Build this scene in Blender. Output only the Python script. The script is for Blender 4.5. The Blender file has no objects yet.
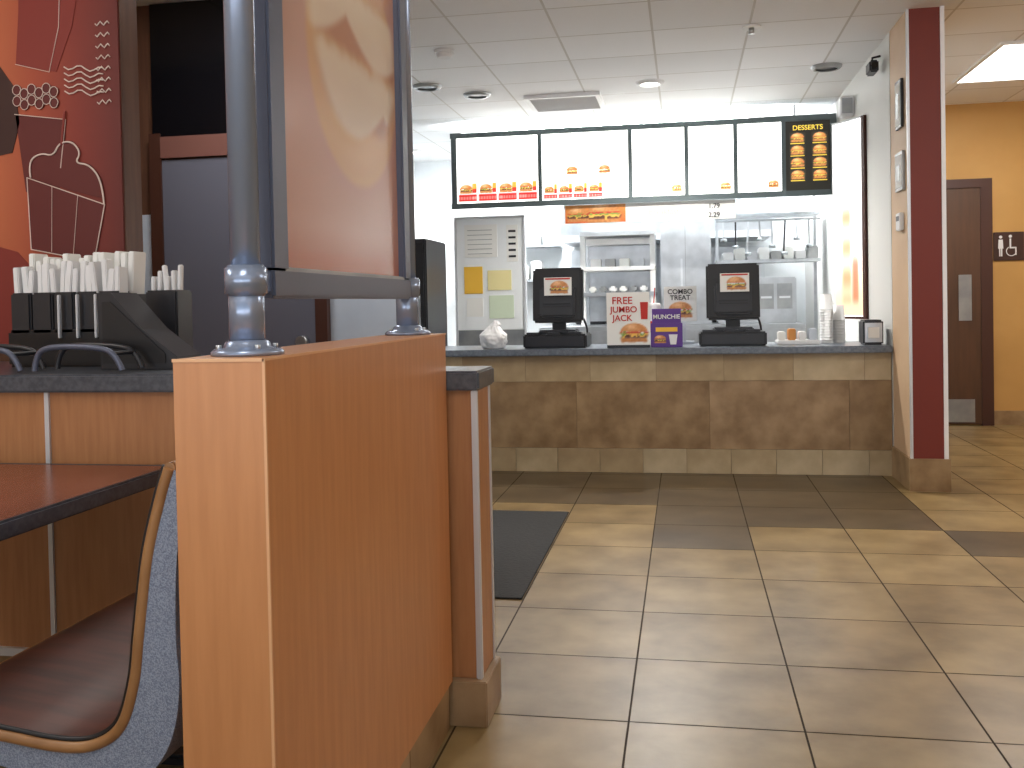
import bpy, bmesh, math, random
from mathutils import Vector, Matrix, noise
random.seed(7)
S=bpy.context.scene
C=S.collection
# ---------------------------------------------------------------- materials
def lin(c):
    return tuple(((v/255.0)/12.92 if v/255.0<=0.04045 else (((v/255.0)+0.055)/1.055)**2.4) for v in c)
def mat(name,col,rough=.5,metal=0,emi=0,col2=None,scale=6,stretch=(1,1,1),bump=0,detail=4,ramp=(.35,.65),alpha=1,trans=0):
    m=bpy.data.materials.new(name); m.use_nodes=True
    nt=m.node_tree; b=nt.nodes['Principled BSDF']
    b.inputs['Roughness'].default_value=rough; b.inputs['Metallic'].default_value=metal
    c=lin(col)+(1,)
    b.inputs['Base Color'].default_value=c
    if trans: b.inputs['Transmission Weight'].default_value=trans
    if col2 is not None or bump:
        tc=nt.nodes.new('ShaderNodeTexCoord'); mp=nt.nodes.new('ShaderNodeMapping')
        mp.inputs['Scale'].default_value=stretch
        nz=nt.nodes.new('ShaderNodeTexNoise'); nz.inputs['Scale'].default_value=scale; nz.inputs['Detail'].default_value=detail
        nt.links.new(tc.outputs['Object'],mp.inputs['Vector']); nt.links.new(mp.outputs['Vector'],nz.inputs['Vector'])
        if col2 is not None:
            cr=nt.nodes.new('ShaderNodeValToRGB')
            cr.color_ramp.elements[0].position=ramp[0]; cr.color_ramp.elements[1].position=ramp[1]
            cr.color_ramp.elements[0].color=c; cr.color_ramp.elements[1].color=lin(col2)+(1,)
            nt.links.new(nz.outputs['Fac'],cr.inputs['Fac']); nt.links.new(cr.outputs['Color'],b.inputs['Base Color'])
            if emi: nt.links.new(cr.outputs['Color'],b.inputs['Emission Color'])
        if bump:
            bp=nt.nodes.new('ShaderNodeBump'); bp.inputs['Strength'].default_value=bump; bp.inputs['Distance'].default_value=.01
            nt.links.new(nz.outputs['Fac'],bp.inputs['Height']); nt.links.new(bp.outputs['Normal'],b.inputs['Normal'])
    if emi:
        if col2 is None: b.inputs['Emission Color'].default_value=c
        b.inputs['Emission Strength'].default_value=emi
    return m
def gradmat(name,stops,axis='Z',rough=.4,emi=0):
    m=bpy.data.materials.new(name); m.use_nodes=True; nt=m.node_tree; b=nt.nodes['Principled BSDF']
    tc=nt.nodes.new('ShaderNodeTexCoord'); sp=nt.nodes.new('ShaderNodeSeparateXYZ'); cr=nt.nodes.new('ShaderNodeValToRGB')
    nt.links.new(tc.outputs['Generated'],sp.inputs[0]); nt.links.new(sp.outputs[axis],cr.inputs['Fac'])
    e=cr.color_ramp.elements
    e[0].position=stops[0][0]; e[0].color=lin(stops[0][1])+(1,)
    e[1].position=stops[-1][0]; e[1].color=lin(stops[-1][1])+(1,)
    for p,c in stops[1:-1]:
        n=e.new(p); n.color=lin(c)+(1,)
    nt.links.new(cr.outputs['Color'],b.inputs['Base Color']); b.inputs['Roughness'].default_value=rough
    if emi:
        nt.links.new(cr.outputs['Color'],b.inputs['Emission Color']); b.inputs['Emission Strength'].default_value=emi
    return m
LAM=mat('laminate_maple',(204,142,92),.36,col2=(195,133,84),scale=9,stretch=(6,6,.5))
LAMD=mat('laminate_maple_counter',(184,130,86),.42,col2=(172,118,76),scale=9,stretch=(6,6,.5))
LAME=mat('laminate_edge',(226,176,130),.4)
STEEL=mat('stainless',(200,204,208),.32,.85,col2=(176,180,184),scale=5)
STEELD=mat('stainless_dull',(140,144,148),.4,.7,col2=(170,172,172),scale=4)
CHROME=mat('chrome_pole',(146,160,184),.25,.55)
FRAMEM=mat('frame_bluegrey',(92,98,116),.4,.3)
STRIP=mat('aluminium_strip',(215,218,222),.35,.3)
BLACK=mat('black_plastic',(22,22,25),.4)
BLK2=mat('dark_plastic',(40,41,46),.35)
SLAB=mat('slab_dark',(66,70,78),.28,col2=(86,90,98),scale=60)
SLABG=mat('slab_grey',(92,100,112),.28,col2=(114,122,132),scale=50)
WHITE=mat('white_plastic',(232,232,232),.45)
PAPER=mat('paper_white',(236,236,232),.7)
REDW=mat('pillar_red',(120,46,36),.6)
WALLT=mat('wall_tan',(208,178,144),.6,col2=(200,168,134),scale=3)
WALLG=mat('wall_grey',(214,214,210),.6)
WALLY=mat('wall_ochre',(202,156,90),.6,col2=(192,146,80),scale=2)
WALLK=mat('wall_kitchen_white',(214,218,220),.4,col2=(200,204,206),scale=2)
WALLB=mat('wall_brown_wood',(100,68,50),.5,col2=(82,52,38),scale=5,stretch=(5,5,.5))
DOORB=mat('door_brown',(90,60,40),.45,col2=(78,52,34),scale=4,stretch=(5,5,.5))
DARKW=mat('dark_wood_trim',(70,40,30),.45)
TABLEM=mat('table_mahogany',(128,72,58),.25,col2=(110,58,46),scale=6,stretch=(4,.6,1))
SEATM=mat('seat_mahogany',(90,50,38),.35,col2=(62,36,28),scale=6,stretch=(.8,5,2))
RIMM=mat('rim_bentwood',(164,120,76),.4,col2=(142,100,60),scale=8)
SHELLM=mat('shell_speckled_grey',(112,122,142),.6,col2=(150,160,178),scale=420,bump=.3,detail=2,ramp=(.4,.6))
RUBBER=mat('rubber_mat',(32,31,30),.85,bump=.4,scale=60)
GROUT=mat('grout',(62,50,36),.9)
T_TAN=[mat('tile_tan_%d'%i,c,.34,col2=c2,scale=4,detail=8,bump=.08,ramp=(.32,.68)) for i,(c,c2) in enumerate([((114,92,55),(154,130,88)),((122,99,60),(160,135,92)),((106,85,50),(147,122,82))])]
T_DRK=[mat('tile_dark_%d'%i,c,.34,col2=c2,scale=4,detail=8,bump=.06,ramp=(.32,.68)) for i,(c,c2) in enumerate([((68,54,36),(92,76,53)),((74,60,40),(99,82,58))])]
T_CT=[mat('ctile_light_%d'%i,c,.4,col2=c2,scale=5,detail=8,ramp=(.32,.68)) for i,(c,c2) in enumerate([((158,138,104),(192,172,138)),((148,126,94),(180,158,122)),((166,148,116),(198,180,148))])]
T_CM=[mat('ctile_mid_%d'%i,c,.38,col2=c2,scale=6,detail=8,ramp=(.32,.68)) for i,(c,c2) in enumerate([((126,98,66),(166,138,102)),((132,104,72),(172,144,110))])]
RED=mat('print_red',(190,40,30),.5); ORG=mat('print_orange',(230,130,50),.5); YEL=mat('print_yellow',(240,190,70),.5)
BUN=mat('print_bun',(206,140,70),.5); PUR=mat('print_purple',(92,56,140),.5)
E_W=mat('menu_white',(255,255,250),.5,emi=2.8)
E_YEL=mat('menu_yellow',(240,205,80),.5,emi=1.0); E_DRK=mat('menu_dark',(46,44,38),.5,emi=.4)
E_TXT=mat('menu_text',(180,180,180),.5,emi=.95)
E_FNT=mat('menu_faint',(240,238,234),.5,emi=1.3)
LAMPE=mat('lamp_glow',(255,253,248),.5,emi=6)
GLASSD=mat('dark_glass',(14,14,18),.15)
# ---------------------------------------------------------------- helpers
def link(o,parent=None):
    C.objects.link(o)
    if parent is not None:
        o.parent=parent; o.location=o.location-parent.location
    return o
def empty(name,loc):
    e=bpy.data.objects.new(name,None); e.location=loc; e.empty_display_size=.1; C.objects.link(e); return e
def box(name,x0,x1,y0,y1,z0,z1,m,parent=None,bev=0,rot=None):
    bm=bmesh.new(); bmesh.ops.create_cube(bm,size=1)
    c=Vector(((x0+x1)/2,(y0+y1)/2,(z0+z1)/2)); s=Vector((abs(x1-x0),abs(y1-y0),abs(z1-z0)))
    for v in bm.verts: v.co=Vector((v.co.x*s.x,v.co.y*s.y,v.co.z*s.z))
    if bev: bmesh.ops.bevel(bm,geom=bm.edges[:],offset=bev,segments=2,affect='EDGES',clamp_overlap=True)
    me=bpy.data.meshes.new(name); bm.to_mesh(me); bm.free(); me.materials.append(m)
    o=bpy.data.objects.new(name,me); o.location=c
    if rot: o.rotation_euler=rot
    return link(o,parent)
def cyl(name,x,y,z0,z1,r,m,parent=None,r2=None,seg=32,axis='Z',bev=0):
    bm=bmesh.new(); bmesh.ops.create_cone(bm,cap_ends=True,segments=seg,radius1=r,radius2=r if r2 is None else r2,depth=abs(z1-z0))
    if bev: bmesh.ops.bevel(bm,geom=[e for e in bm.edges if len(e.link_faces)==2 and any(len(f.verts)>4 for f in e.link_faces)],offset=bev,segments=2,affect='EDGES')
    me=bpy.data.meshes.new(name); bm.to_mesh(me); bm.free(); me.materials.append(m)
    for p in me.polygons: p.use_smooth=len(p.vertices)<=4
    o=bpy.data.objects.new(name,me)
    o.location=(x,y,(z0+z1)/2)
    if axis=='Y': o.rotation_euler=(math.pi/2,0,0)
    if axis=='X': o.rotation_euler=(0,math.pi/2,0)
    return link(o,parent)
def lathe(name,x,y,z,prof,m,parent=None,seg=28):
    vs=[];fs=[];n=len(prof)
    for i in range(seg):
        a=2*math.pi*i/seg
        for r,h in prof: vs.append((r*math.cos(a),r*math.sin(a),h))
    for i in range(seg):
        j=(i+1)%seg
        for k in range(n-1): fs.append((i*n+k,j*n+k,j*n+k+1,i*n+k+1))
    me=bpy.data.meshes.new(name); me.from_pydata(vs,[],fs); me.materials.append(m)
    for p in me.polygons: p.use_smooth=True
    o=bpy.data.objects.new(name,me); o.location=(x,y,z); return link(o,parent)
def poly(name,pts,d,m,parent=None,plane='Y',th=.003):
    """extruded flat art. Y: pts (x,z) front at y=d; X: pts (y,z) front at x=d facing +x; W: facing -x; Z: pts (x,y) base z=d"""
    n=len(pts); vs=[]
    for k in (0,th):
        for a,b in pts:
            if plane=='Y': vs.append((a,d+k,b))
            elif plane=='X': vs.append((d-k,a,b))
            elif plane=='Z': vs.append((a,b,d+k))
            else: vs.append((d+k,a,b))
    fs=[tuple(range(n)),tuple(range(2*n-1,n-1,-1))]+[(i,i+n,(i+1)%n+n,(i+1)%n) for i in range(n)]
    c=Vector([sum(v[i] for v in vs)/len(vs) for i in range(3)])
    me=bpy.data.meshes.new(name); me.from_pydata([tuple(Vector(v)-c) for v in vs],[],fs); me.materials.append(m)
    bm=bmesh.new(); bm.from_mesh(me); bmesh.ops.recalc_face_normals(bm,faces=bm.faces[:]); bm.to_mesh(me); bm.free()
    o=bpy.data.objects.new(name,me); o.location=c; return link(o,parent)
def ell(cx,cz,a,b,n=24,t0=0,t1=2*math.pi):
    full=abs(t1-t0-2*math.pi)<1e-6
    k=n if full else n+1
    return [(cx+a*math.cos(t0+(t1-t0)*i/n),cz+b*math.sin(t0+(t1-t0)*i/n)) for i in range(k)]
def tube(name,pts,r,m,parent=None,cyc=False,smooth=False):
    cu=bpy.data.curves.new(name,'CURVE'); cu.dimensions='3D'; cu.bevel_depth=r; cu.bevel_resolution=4; cu.use_fill_caps=True
    c=sum((Vector(p) for p in pts),Vector())/len(pts)
    sp=cu.splines.new('NURBS' if smooth else 'POLY'); sp.points.add(len(pts)-1)
    for i,p in enumerate(pts): sp.points[i].co=tuple(Vector(p)-c)+(1,)
    if smooth: sp.order_u=3; sp.use_endpoint_u=True
    sp.use_cyclic_u=cyc
    cu.materials.append(m)
    tmp=bpy.data.objects.new(name,cu); C.objects.link(tmp)
    bpy.context.view_layer.update()
    dg=bpy.context.evaluated_depsgraph_get()
    me=bpy.data.meshes.new_from_object(tmp.evaluated_get(dg)); bpy.data.objects.remove(tmp)
    for p in me.polygons: p.use_smooth=True
    o=bpy.data.objects.new(name,me); o.location=c; return link(o,parent)
def text(name,body,x,y,z,size,m,parent=None,rot=(math.pi/2,0,0),align='CENTER'):
    cu=bpy.data.curves.new(name,'FONT'); cu.body=body; cu.size=size; cu.align_x=align; cu.extrude=.001
    cu.offset=.0008; cu.materials.append(m)
    o=bpy.data.objects.new(name,cu); o.location=(x,y,z); o.rotation_euler=rot; return link(o,parent)
def attrmat(name,rough=.3,emi=0):
    m=bpy.data.materials.new(name); m.use_nodes=True; nt=m.node_tree; b=nt.nodes['Principled BSDF']; b.inputs['Roughness'].default_value=rough
    a=nt.nodes.new('ShaderNodeVertexColor'); a.layer_name='print'; nt.links.new(a.outputs['Color'],b.inputs['Base Color'])
    if emi: nt.links.new(a.outputs['Color'],b.inputs['Emission Color']); b.inputs['Emission Strength'].default_value=emi
    return m
def printsheet(name,p0,du,dv,nu,nv,fn,m,parent):
    """grid sheet with a printed colour per vertex; fn(u,v)->sRGB 0-255"""
    p0=Vector(p0);du=Vector(du);dv=Vector(dv); c=p0+du/2+dv/2; vs=[];cl=[]
    for j in range(nv+1):
        for i in range(nu+1):
            u=i/nu; v=j/nv; vs.append(tuple(p0+du*u+dv*v-c)); cl.append(lin(fn(u,v))+(1,))
    fs=[(j*(nu+1)+i,j*(nu+1)+i+1,(j+1)*(nu+1)+i+1,(j+1)*(nu+1)+i) for j in range(nv) for i in range(nu)]
    me=bpy.data.meshes.new(name); me.from_pydata(vs,[],fs); me.materials.append(m)
    a=me.color_attributes.new('print','FLOAT_COLOR','POINT')
    for i,k in enumerate(cl): a.data[i].color=k
    o=bpy.data.objects.new(name,me); o.location=c; return link(o,parent)
def sst(a,b,x):
    t=max(0,min(1,(x-a)/(b-a))); return t*t*(3-2*t)
def mixc(a,b,t): return tuple(a[i]*(1-t)+b[i]*t for i in range(3))
def foodcol(bg,x,z,w,seed=0.,hot=1.):
    """soft photographic looking burger centred on (0,0), width w"""
    s=w/2; X_=x/s; Z_=z/s; n=noise.noise(Vector((X_*4,Z_*4,seed)))*.14; c=bg
    def m_(col,t):
        nonlocal c; c=mixc(c,col,max(0,min(1,t)))
    inside=1-sst(.9,1.08,abs(X_)+n)
    sh=noise.noise(Vector((X_*7,Z_*7,seed+5)))*22
    m_((196+sh,130+sh,74+sh),inside*(sst(-.68,-.58,Z_+n*.4)-sst(-.34,-.28,Z_)))
    m_((92+sh,52+sh,34+sh),inside*(sst(-.34,-.28,Z_)-sst(-.12,-.06,Z_+n)))
    m_((236,186,84),inside*(sst(-.2,-.14,Z_+n*2)-sst(-.06,0,Z_+n)))
    m_((126+sh,156+sh,66),inside*(sst(-.08,-.02,Z_+n*1.6)-sst(.06,.12,Z_+n*1.6)))
    m_((196,58,44),inside*(sst(.03,.08,Z_-n)-sst(.14,.2,Z_-n)))
    dome=1-sst(.92,1.06,math.sqrt(X_*X_+(max(0,Z_-.12)/.66)**2)); hl=math.exp(-((X_+.25)**2*4+(Z_-.5)**2*14))
    m_((204+sh+40*hl,132+sh+60*hl,70+sh+70*hl),dome*sst(.12,.18,Z_+n*.5))
    return c
PRINT=attrmat('food_photo_print',.35)
PRINTE=attrmat('food_photo_backlit',.4,emi=1.0)
def foodsheet(name,cx,cz,w,y,parent,bg=(236,236,232),m=None,n=26):
    return printsheet(name,(cx-w*.6,y,cz-w*.42),(w*1.2,0,0),(0,0,w*.9),n,int(n*.8),lambda u,v:foodcol(bg,(u-.5)*w*1.2,v*w*.9-w*.42,w,cx*7),m or PRINT,parent)
# ---------------------------------------------------------------- floor
H=2.94
def tilefield(name,rects,z,mats):
    vs=[];fs=[];mi=[]
    for (x0,x1,y0,y1,k) in rects:
        g=.003; b=len(vs); zt=z
        vs+= [(x0+g,y0+g,zt),(x1-g,y0+g,zt),(x1-g,y1-g,zt),(x0+g,y1-g,zt)]
        fs.append((b,b+1,b+2,b+3)); mi.append(k)
    b=len(vs); X0=min(r[0] for r in rects);X1=max(r[1] for r in rects);Y0=min(r[2] for r in rects);Y1=max(r[3] for r in rects)
    vs+=[(X0,Y0,z-.003),(X1,Y0,z-.003),(X1,Y1,z-.003),(X0,Y1,z-.003),(X0,Y0,z-.1),(X1,Y0,z-.1),(X1,Y1,z-.1),(X0,Y1,z-.1)]
    fs+=[(b,b+1,b+2,b+3),(b+7,b+6,b+5,b+4),(b,b+4,b+5,b+1),(b+1,b+5,b+6,b+2),(b+2,b+6,b+7,b+3),(b+3,b+7,b+4,b)]; mi+=[len(mats)]*6
    me=bpy.data.meshes.new(name); me.from_pydata(vs,[],fs)
    for m in mats+[GROUT]: me.materials.append(m)
    for p,k in zip(me.polygons,mi): p.material_index=k
    o=bpy.data.objects.new(name,me); C.objects.link(o); return o
T=.485
rects=[]
for i in range(-8,10):
    for j in range(-12,19):
        x0=-.66+i*T; y0=2.70+j*T; xc=x0+T/2; yc=y0+T/2
        dark=False
        if xc<1.28:
            if yc>5.6: dark=True
            elif xc>.31 and yc>5.12: dark=True
            elif -.175<xc<.31 and yc>4.63: dark=True
        elif 4.63<yc<5.12: dark=True
        rects.append((x0,x0+T,y0,y0+T, 3+random.randint(0,1) if dark else random.randint(0,2)))
tilefield('floor',rects,0,T_TAN+T_DRK)
FX0=-.66-8*T; FX1=-.66+10*T; FY0=2.7-12*T; FY1=2.7+19*T
# ---------------------------------------------------------------- ceiling
cm=bpy.data.materials.new('ceiling_tile'); cm.use_nodes=True; nt=cm.node_tree; b=nt.nodes['Principled BSDF']; b.inputs['Roughness'].default_value=.7
tc=nt.nodes.new('ShaderNodeTexCoord'); br=nt.nodes.new('ShaderNodeTexBrick')
br.offset=0; br.squash=1
br.inputs['Scale'].default_value=1; br.inputs['Brick Width'].default_value=.61; br.inputs['Row Height'].default_value=.61; br.inputs['Mortar Size'].default_value=.008
br.inputs['Color1'].default_value=lin((244,245,246))+(1,); br.inputs['Color2'].default_value=lin((234,235,236))+(1,); br.inputs['Mortar'].default_value=lin((206,204,200))+(1,)
nt.links.new(tc.outputs['Object'],br.inputs['Vector']); nt.links.new(br.outputs['Color'],b.inputs['Base Color'])
box('ceiling',FX0,FX1,FY0,FY1,H,H+.1,cm)
# ---------------------------------------------------------------- room shell
XL=-4.2; XR=4.1; YB=-2.6; YF=11.2
DX=1.355   # kitchen-side face of the divider wall
box('wall_left',XL-.12,XL,YB,YF,0,H,WALLT)
box('wall_right',XR,XR+.09,YB,YF,0,H,WALLY)
box('wall_kitchen_back',XL,XR,YF,YF+.12,0,H,WALLK)
wb=empty('wall_back',(0,YB,0))
box('sill_panel',XL,XR,YB-.12,YB,0,.5,WALLT,wb); box('header_panel',XL,XR,YB-.12,YB,2.6,H,WALLT,wb)
for i,x in enumerate((XL,-2.2,-.1,2.0,XR-.12)): box('mullion_%d'%i,x,x+.12,YB-.12,YB,.5,2.6,STRIP,wb)
box('wall_divider',DX,DX+.21,6.65,YF,.0,H,WALLG)
pil=empty('wall_divider_end',(DX+.105,6.4,0))
box('tan_side',DX+.003,DX+.207,6.17,6.65,.2,H,WALLT,pil); box('red_end',DX+.012,DX+.190,6.15,6.17,.2,H,REDW,pil)
box('strip_l',DX-.002,DX+.012,6.146,6.17,.2,H,STRIP,pil); box('strip_r',DX+.190,DX+.214,6.140,6.17,.2,H,mat('corner_guard_white',(245,245,248),.4),pil)
for k in range(2): box('base_tile_%d'%k,DX-.012,DX+.225,6.135+k*.26,6.135+k*.26+.255,0,.2,T_CM[k],pil)
box('wall_hall',DX+.21,XR,9.33,9.45,0,H,WALLY)
box('baseboard_hall',2.77,XR,9.315,9.33,0,.13,T_CM[0])
box('wall_drinks_upper',-4.2,-1.5,5.0,5.12,1.75,H,WALLB)
box('wall_drinks_lower',-4.2,-1.5,5.0,5.12,0,1.75,mat('wall_pale_blue',(210,222,236),.35,col2=(186,200,218),scale=2))
box('wall_kitchen_left',-3.3,-3.2,5.12,YF,0,H,WALLK)
box('wall_mural',-4.2,-2.21,3.5,3.62,0,H,WALLB)
d=empty('door_1',(2.42,9.3,0))
box('slab',2.14,2.66,9.285,9.329,.01,2.17,DOORB,d); box('frame_right',2.66,2.76,9.27,9.329,0,2.25,DARKW,d); box('frame_left',2.04,2.14,9.27,9.329,0,2.25,DARKW,d)
box('frame_top',2.14,2.66,9.27,9.329,2.17,2.25,DARKW,d); box('kick_plate',2.18,2.6,9.278,9.285,.03,.24,STEELD,d); box('push_plate',2.47,2.58,9.277,9.285,.96,1.38,STEELD,d)
d=empty('door_2',(-2.5,5,0))
box('slab',-2.9,-2.0,4.965,4.999,.01,2.05,mat('door_slate',(100,102,116),.5),d); box('frame_l',-2.97,-2.9,4.95,4.999,0,2.2,DARKW,d); box('frame_r',-2.0,-1.93,4.95,4.999,0,2.2,DARKW,d)
box('frame_head',-2.9,-2.0,4.95,4.999,2.06,2.18,mat('frame_maroon',(120,80,72),.45),d); box('transom',-2.95,-1.95,4.96,4.999,2.18,2.93,GLASSD,d)
cyl('knob',-2.07,4.93,.99,1.04,.03,STEEL,d,axis='Y')
s=empty('restroom_sign',(2.91,9.32,1.63))
box('plate',2.78,3.04,9.315,9.329,1.5,1.76,mat('sign_brown',(62,36,26),.5),s,.004)
def person(cx,cz,k):
    poly(k+'_head',ell(cx,cz+.085,.014,.014,12),9.31,WHITE,s); poly(k+'_body',[(cx-.022,cz-.02),(cx+.022,cz-.02),(cx+.018,cz+.062),(cx-.018,cz+.062)],9.31,WHITE,s)
    box(k+'_leg_l',cx-.013,cx-.003,9.309,9.314,cz-.09,cz-.02,WHITE,s); box(k+'_leg_r',cx+.003,cx+.013,9.309,9.314,cz-.09,cz-.02,WHITE,s)
person(2.84,1.63,'man')
box('wheelchair_back',2.915,2.928,9.309,9.314,1.61,1.70,WHITE,s); box('wheelchair_seat',2.92,2.97,9.309,9.314,1.61,1.623,WHITE,s); box('wheelchair_leg',2.962,2.973,9.309,9.314,1.55,1.62,WHITE,s)
poly('wheelchair_head',ell(2.922,1.72,.014,.014,12),9.31,WHITE,s)
tube('wheelchair_wheel',[(2.93+.042*math.cos(a),9.312,1.585+.042*math.sin(a)) for a in [math.radians(t) for t in range(120,400,20)]],.004,WHITE,s)
# ---------------------------------------------------------------- ceiling fittings
def troffer(x0,x1,y0,y1,power,col=(1,.985,.96)):
    e=empty('ceiling_light_panel',((x0+x1)/2,(y0+y1)/2,H))
    f=.03
    box('frame_a',x0,x1,y0,y0+f,H-.02,H-.001,WHITE,e); box('frame_b',x0,x1,y1-f,y1,H-.02,H-.001,WHITE,e)
    box('frame_c',x0,x0+f,y0+f,y1-f,H-.02,H-.001,WHITE,e); box('frame_d',x1-f,x1,y0+f,y1-f,H-.02,H-.001,WHITE,e)
    box('diffuser',x0+f,x1-f,y0+f,y1-f,H-.012,H-.002,LAMPE,e)
    l=bpy.data.lights.new('lamp','AREA'); l.shape='RECTANGLE'; l.size=x1-x0-.1; l.size_y=y1-y0-.1; l.energy=power; l.color=col
    o=bpy.data.objects.new('lamp',l); o.location=((x0+x1)/2,(y0+y1)/2,H-.03); link(o,e)
troffer(2.18,2.79,7.1,8.33,32)
troffer(2.18,2.79,3.2,4.42,24)  # unseen panel, added to brighten the right side of the dining area
troffer(-.9,-.29,-.4,.82,8)  # unseen panel above the camera, added for foreground light
troffer(-3.3,-2.69,.9,2.12,9)  # unseen panel, added for light over the table side
troffer(-2.6,-1.99,3.8,4.5,15)  # unseen panel, added for light over the drink station
troffer(-1.6,-.99,9.4,10.6,170,(.96,.98,1)); troffer(.2,.81,9.4,10.6,170,(.96,.98,1))  # panels out of view behind the menu board, added to brighten the kitchen
def downlight(x,y,on=True,p=12,r=.1):
    e=empty('recessed_downlight',(x,y,H))
    lathe('ring',x,y,H-.025,[(r*.78,.0),(r,.0),(r*1.12,.012),(r*1.15,.024)],WHITE if on else STEELD,e)
    cyl('lens',x,y,H-.012,H-.002,r*.78,LAMPE if on else STEELD,e)
    if on:
        l=bpy.data.lights.new('lamp','SPOT'); l.energy=p; l.spot_size=2.6; l.spot_blend=.7; l.shadow_soft_size=.1; l.color=(1,.97,.92)
        o=bpy.data.objects.new('lamp',l); o.location=(x,y,H-.04); link(o,e)
downlight(-.24,7.67,True,320); downlight(1.08,7.5,False); downlight(-1.66,7.73,False); downlight(-1.98,7.34,False); downlight(-2.9,10.4,True,160,.14)
downlight(-.24,5.0,True,95); downlight(-1.9,5.6,True,60)  # out-of-view downlights, added to brighten the area before the counter
e=empty('fire_sprinkler',(.45,6.29,H)); cyl('plate',.45,6.29,H-.012,H-.001,.06,WHITE,e); cyl('head',.45,6.29,H-.05,H-.012,.018,STEEL,e)
e=empty('smoke_detector',(-1.59,6.36,H)); cyl('base',-1.59,6.36,H-.02,H-.001,.07,WHITE,e); cyl('cap',-1.59,6.36,H-.05,H-.02,.045,WHITE,e,r2=.06)
e=empty('ceiling_air_vent',(-.98,8.2,H))
box('rim_a',-1.3,-.66,7.9,7.94,H-.03,H-.001,WHITE,e); box('rim_b',-1.3,-.66,8.46,8.5,H-.03,H-.001,WHITE,e); box('rim_c',-1.3,-1.26,7.94,8.46,H-.03,H-.001,WHITE,e); box('rim_d',-.7,-.66,7.94,8.46,H-.03,H-.001,WHITE,e)
box('core',-1.26,-.7,7.94,8.46,H-.006,H-.001,STEELD,e)
for k in range(7): box('louver_%d'%k,-1.26,-.7,7.96+k*.07,7.99+k*.07,H-.028,H-.01,WHITE,e,rot=(.5,0,0))
# ---------------------------------------------------------------- order counter
oc=empty('order_counter',(-.6,7,0)); CE=DX-.004
box('core',-2.7,CE,6.69,7.3,0,.825,STEELD,oc)
def trow(zs,ze,w,mats,tag,y=6.665,off=0):
    x=-2.7+off-w; k=0
    while x<CE:
        a=max(x,-2.7); bb=min(x+w,CE)
        if bb-a>.02: box('%s_%d'%(tag,k),a+.0012,bb-.0012,y,6.69,zs+.0012,ze-.0012,random.choice(mats),oc,.0008)
        x+=w; k+=1
box('grout',-2.7,CE,6.668,6.69,0,.825,mat('grout_counter',(120,100,76),.9),oc)
trow(.64,.825,.46,T_CT,'tile_top',off=.2); trow(.17,.64,.92,T_CM,'tile_mid',off=.1); trow(0,.17,.3,T_CT,'tile_base',y=6.655)
box('slab',-2.72,CE,6.62,7.36,.825,.872,SLABG,oc,.006)
Z=.872
def register(x,y,name='cash_register'):
    e=empty(name,(x,y,Z))
    box('base',x-.24,x+.22,y-.12,y+.26,Z+.001,Z+.1,BLACK,e,.01); box('drawer_face',x-.22,x+.2,y-.13,y-.12,Z+.015,Z+.085,BLK2,e,.003)
    box('neck',x-.05,x+.05,y+.05,y+.11,Z+.1,Z+.24,BLACK,e,.01)
    box('foot',x-.14,x+.14,y-.03,y+.18,Z+.1,Z+.13,BLK2,e,.01)
    box('monitor',x-.185,x+.185,y+.01,y+.09,Z+.18,Z+.58,BLACK,e,.015,rot=(-.12,0,0))
    box('housing',x-.13,x+.13,y-.03,y+.03,Z+.22,Z+.44,BLK2,e,.015,rot=(-.12,0,0))
    for i in range(5): box('vent_%d'%i,x-.1,x+.1,y-.036,y-.028,Z+.235+i*.02,Z+.243+i*.02,BLACK,e)
    box('promo_card',x-.09,x+.11,y-.045,y-.038,Z+.38,Z+.51,PAPER,e)
    foodsheet('promo_burger',x+.02,Z+.435,.13,y-.046,e); box('promo_stripe',x-.08,x+.1,y-.05,y-.045,Z+.495,Z+.505,RED,e)
    tube('cable',[(x+.1,y+.12,Z+.3),(x+.2,y+.15,Z+.2),(x+.2,y+.14,Z+.1)],.008,BLACK,e,smooth=True)
    for i in range(3): box('keypad_%d'%i,x-.22+i*.15,x-.12+i*.15,y-.1,y-.02,Z+.1,Z+.115,BLK2,e,.004)
register(-.91,6.88); register(.34,6.9)
e=empty('promo_tent_card',(-.39,6.72,Z))
box('panel',-.54,-.24,6.71,6.72,Z+.001,Z+.39,PAPER,e); box('rear_leg',-.53,-.25,6.72,6.8,Z+.001,Z+.01,PAPER,e)
text('head1','FREE',-.43,6.706,Z+.31,.07,RED,e); text('head2','JUMBO',-.42,6.706,Z+.25,.06,RED,e); text('head3','JACK',-.43,6.706,Z+.19,.06,RED,e)
box('photo_bg',-.54,-.24,6.705,6.71,Z+.001,Z+.02,BLK2,e)
foodsheet('art',-.35,Z+.1,.19,6.707,e); poly('side_cup',[(-.3,Z+.2),(-.255,Z+.2),(-.25,Z+.32),(-.305,Z+.32)],6.706,RED,e)
e=empty('promo_box',(-.13,6.75,Z))
box('body',-.235,-.015,6.72,6.82,Z+.001,Z+.17,PUR,e,.004); box('header',-.225,-.025,6.74,6.75,Z+.17,Z+.27,PUR,e)
box('label',-.2,-.05,6.715,6.72,Z+.11,Z+.14,YEL,e); foodsheet('art',-.17,Z+.055,.08,6.718,e,bg=(92,56,140)); poly('art_drink',[(-.1,Z+.02),(-.06,Z+.02),(-.05,Z+.09),(-.11,Z+.09)],6.716,WHITE,e)
text('title','MUNCHIE',-.125,6.735,Z+.2,.042,WHITE,e)
e=empty('counter_menu_stand',(-.02,7.2,Z))
box('post',-.01,.01,7.22,7.24,Z+.02,Z+.2,STEEL,e); box('foot',-.08,.07,7.2,7.3,Z+.001,Z+.02,STEEL,e)
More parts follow.
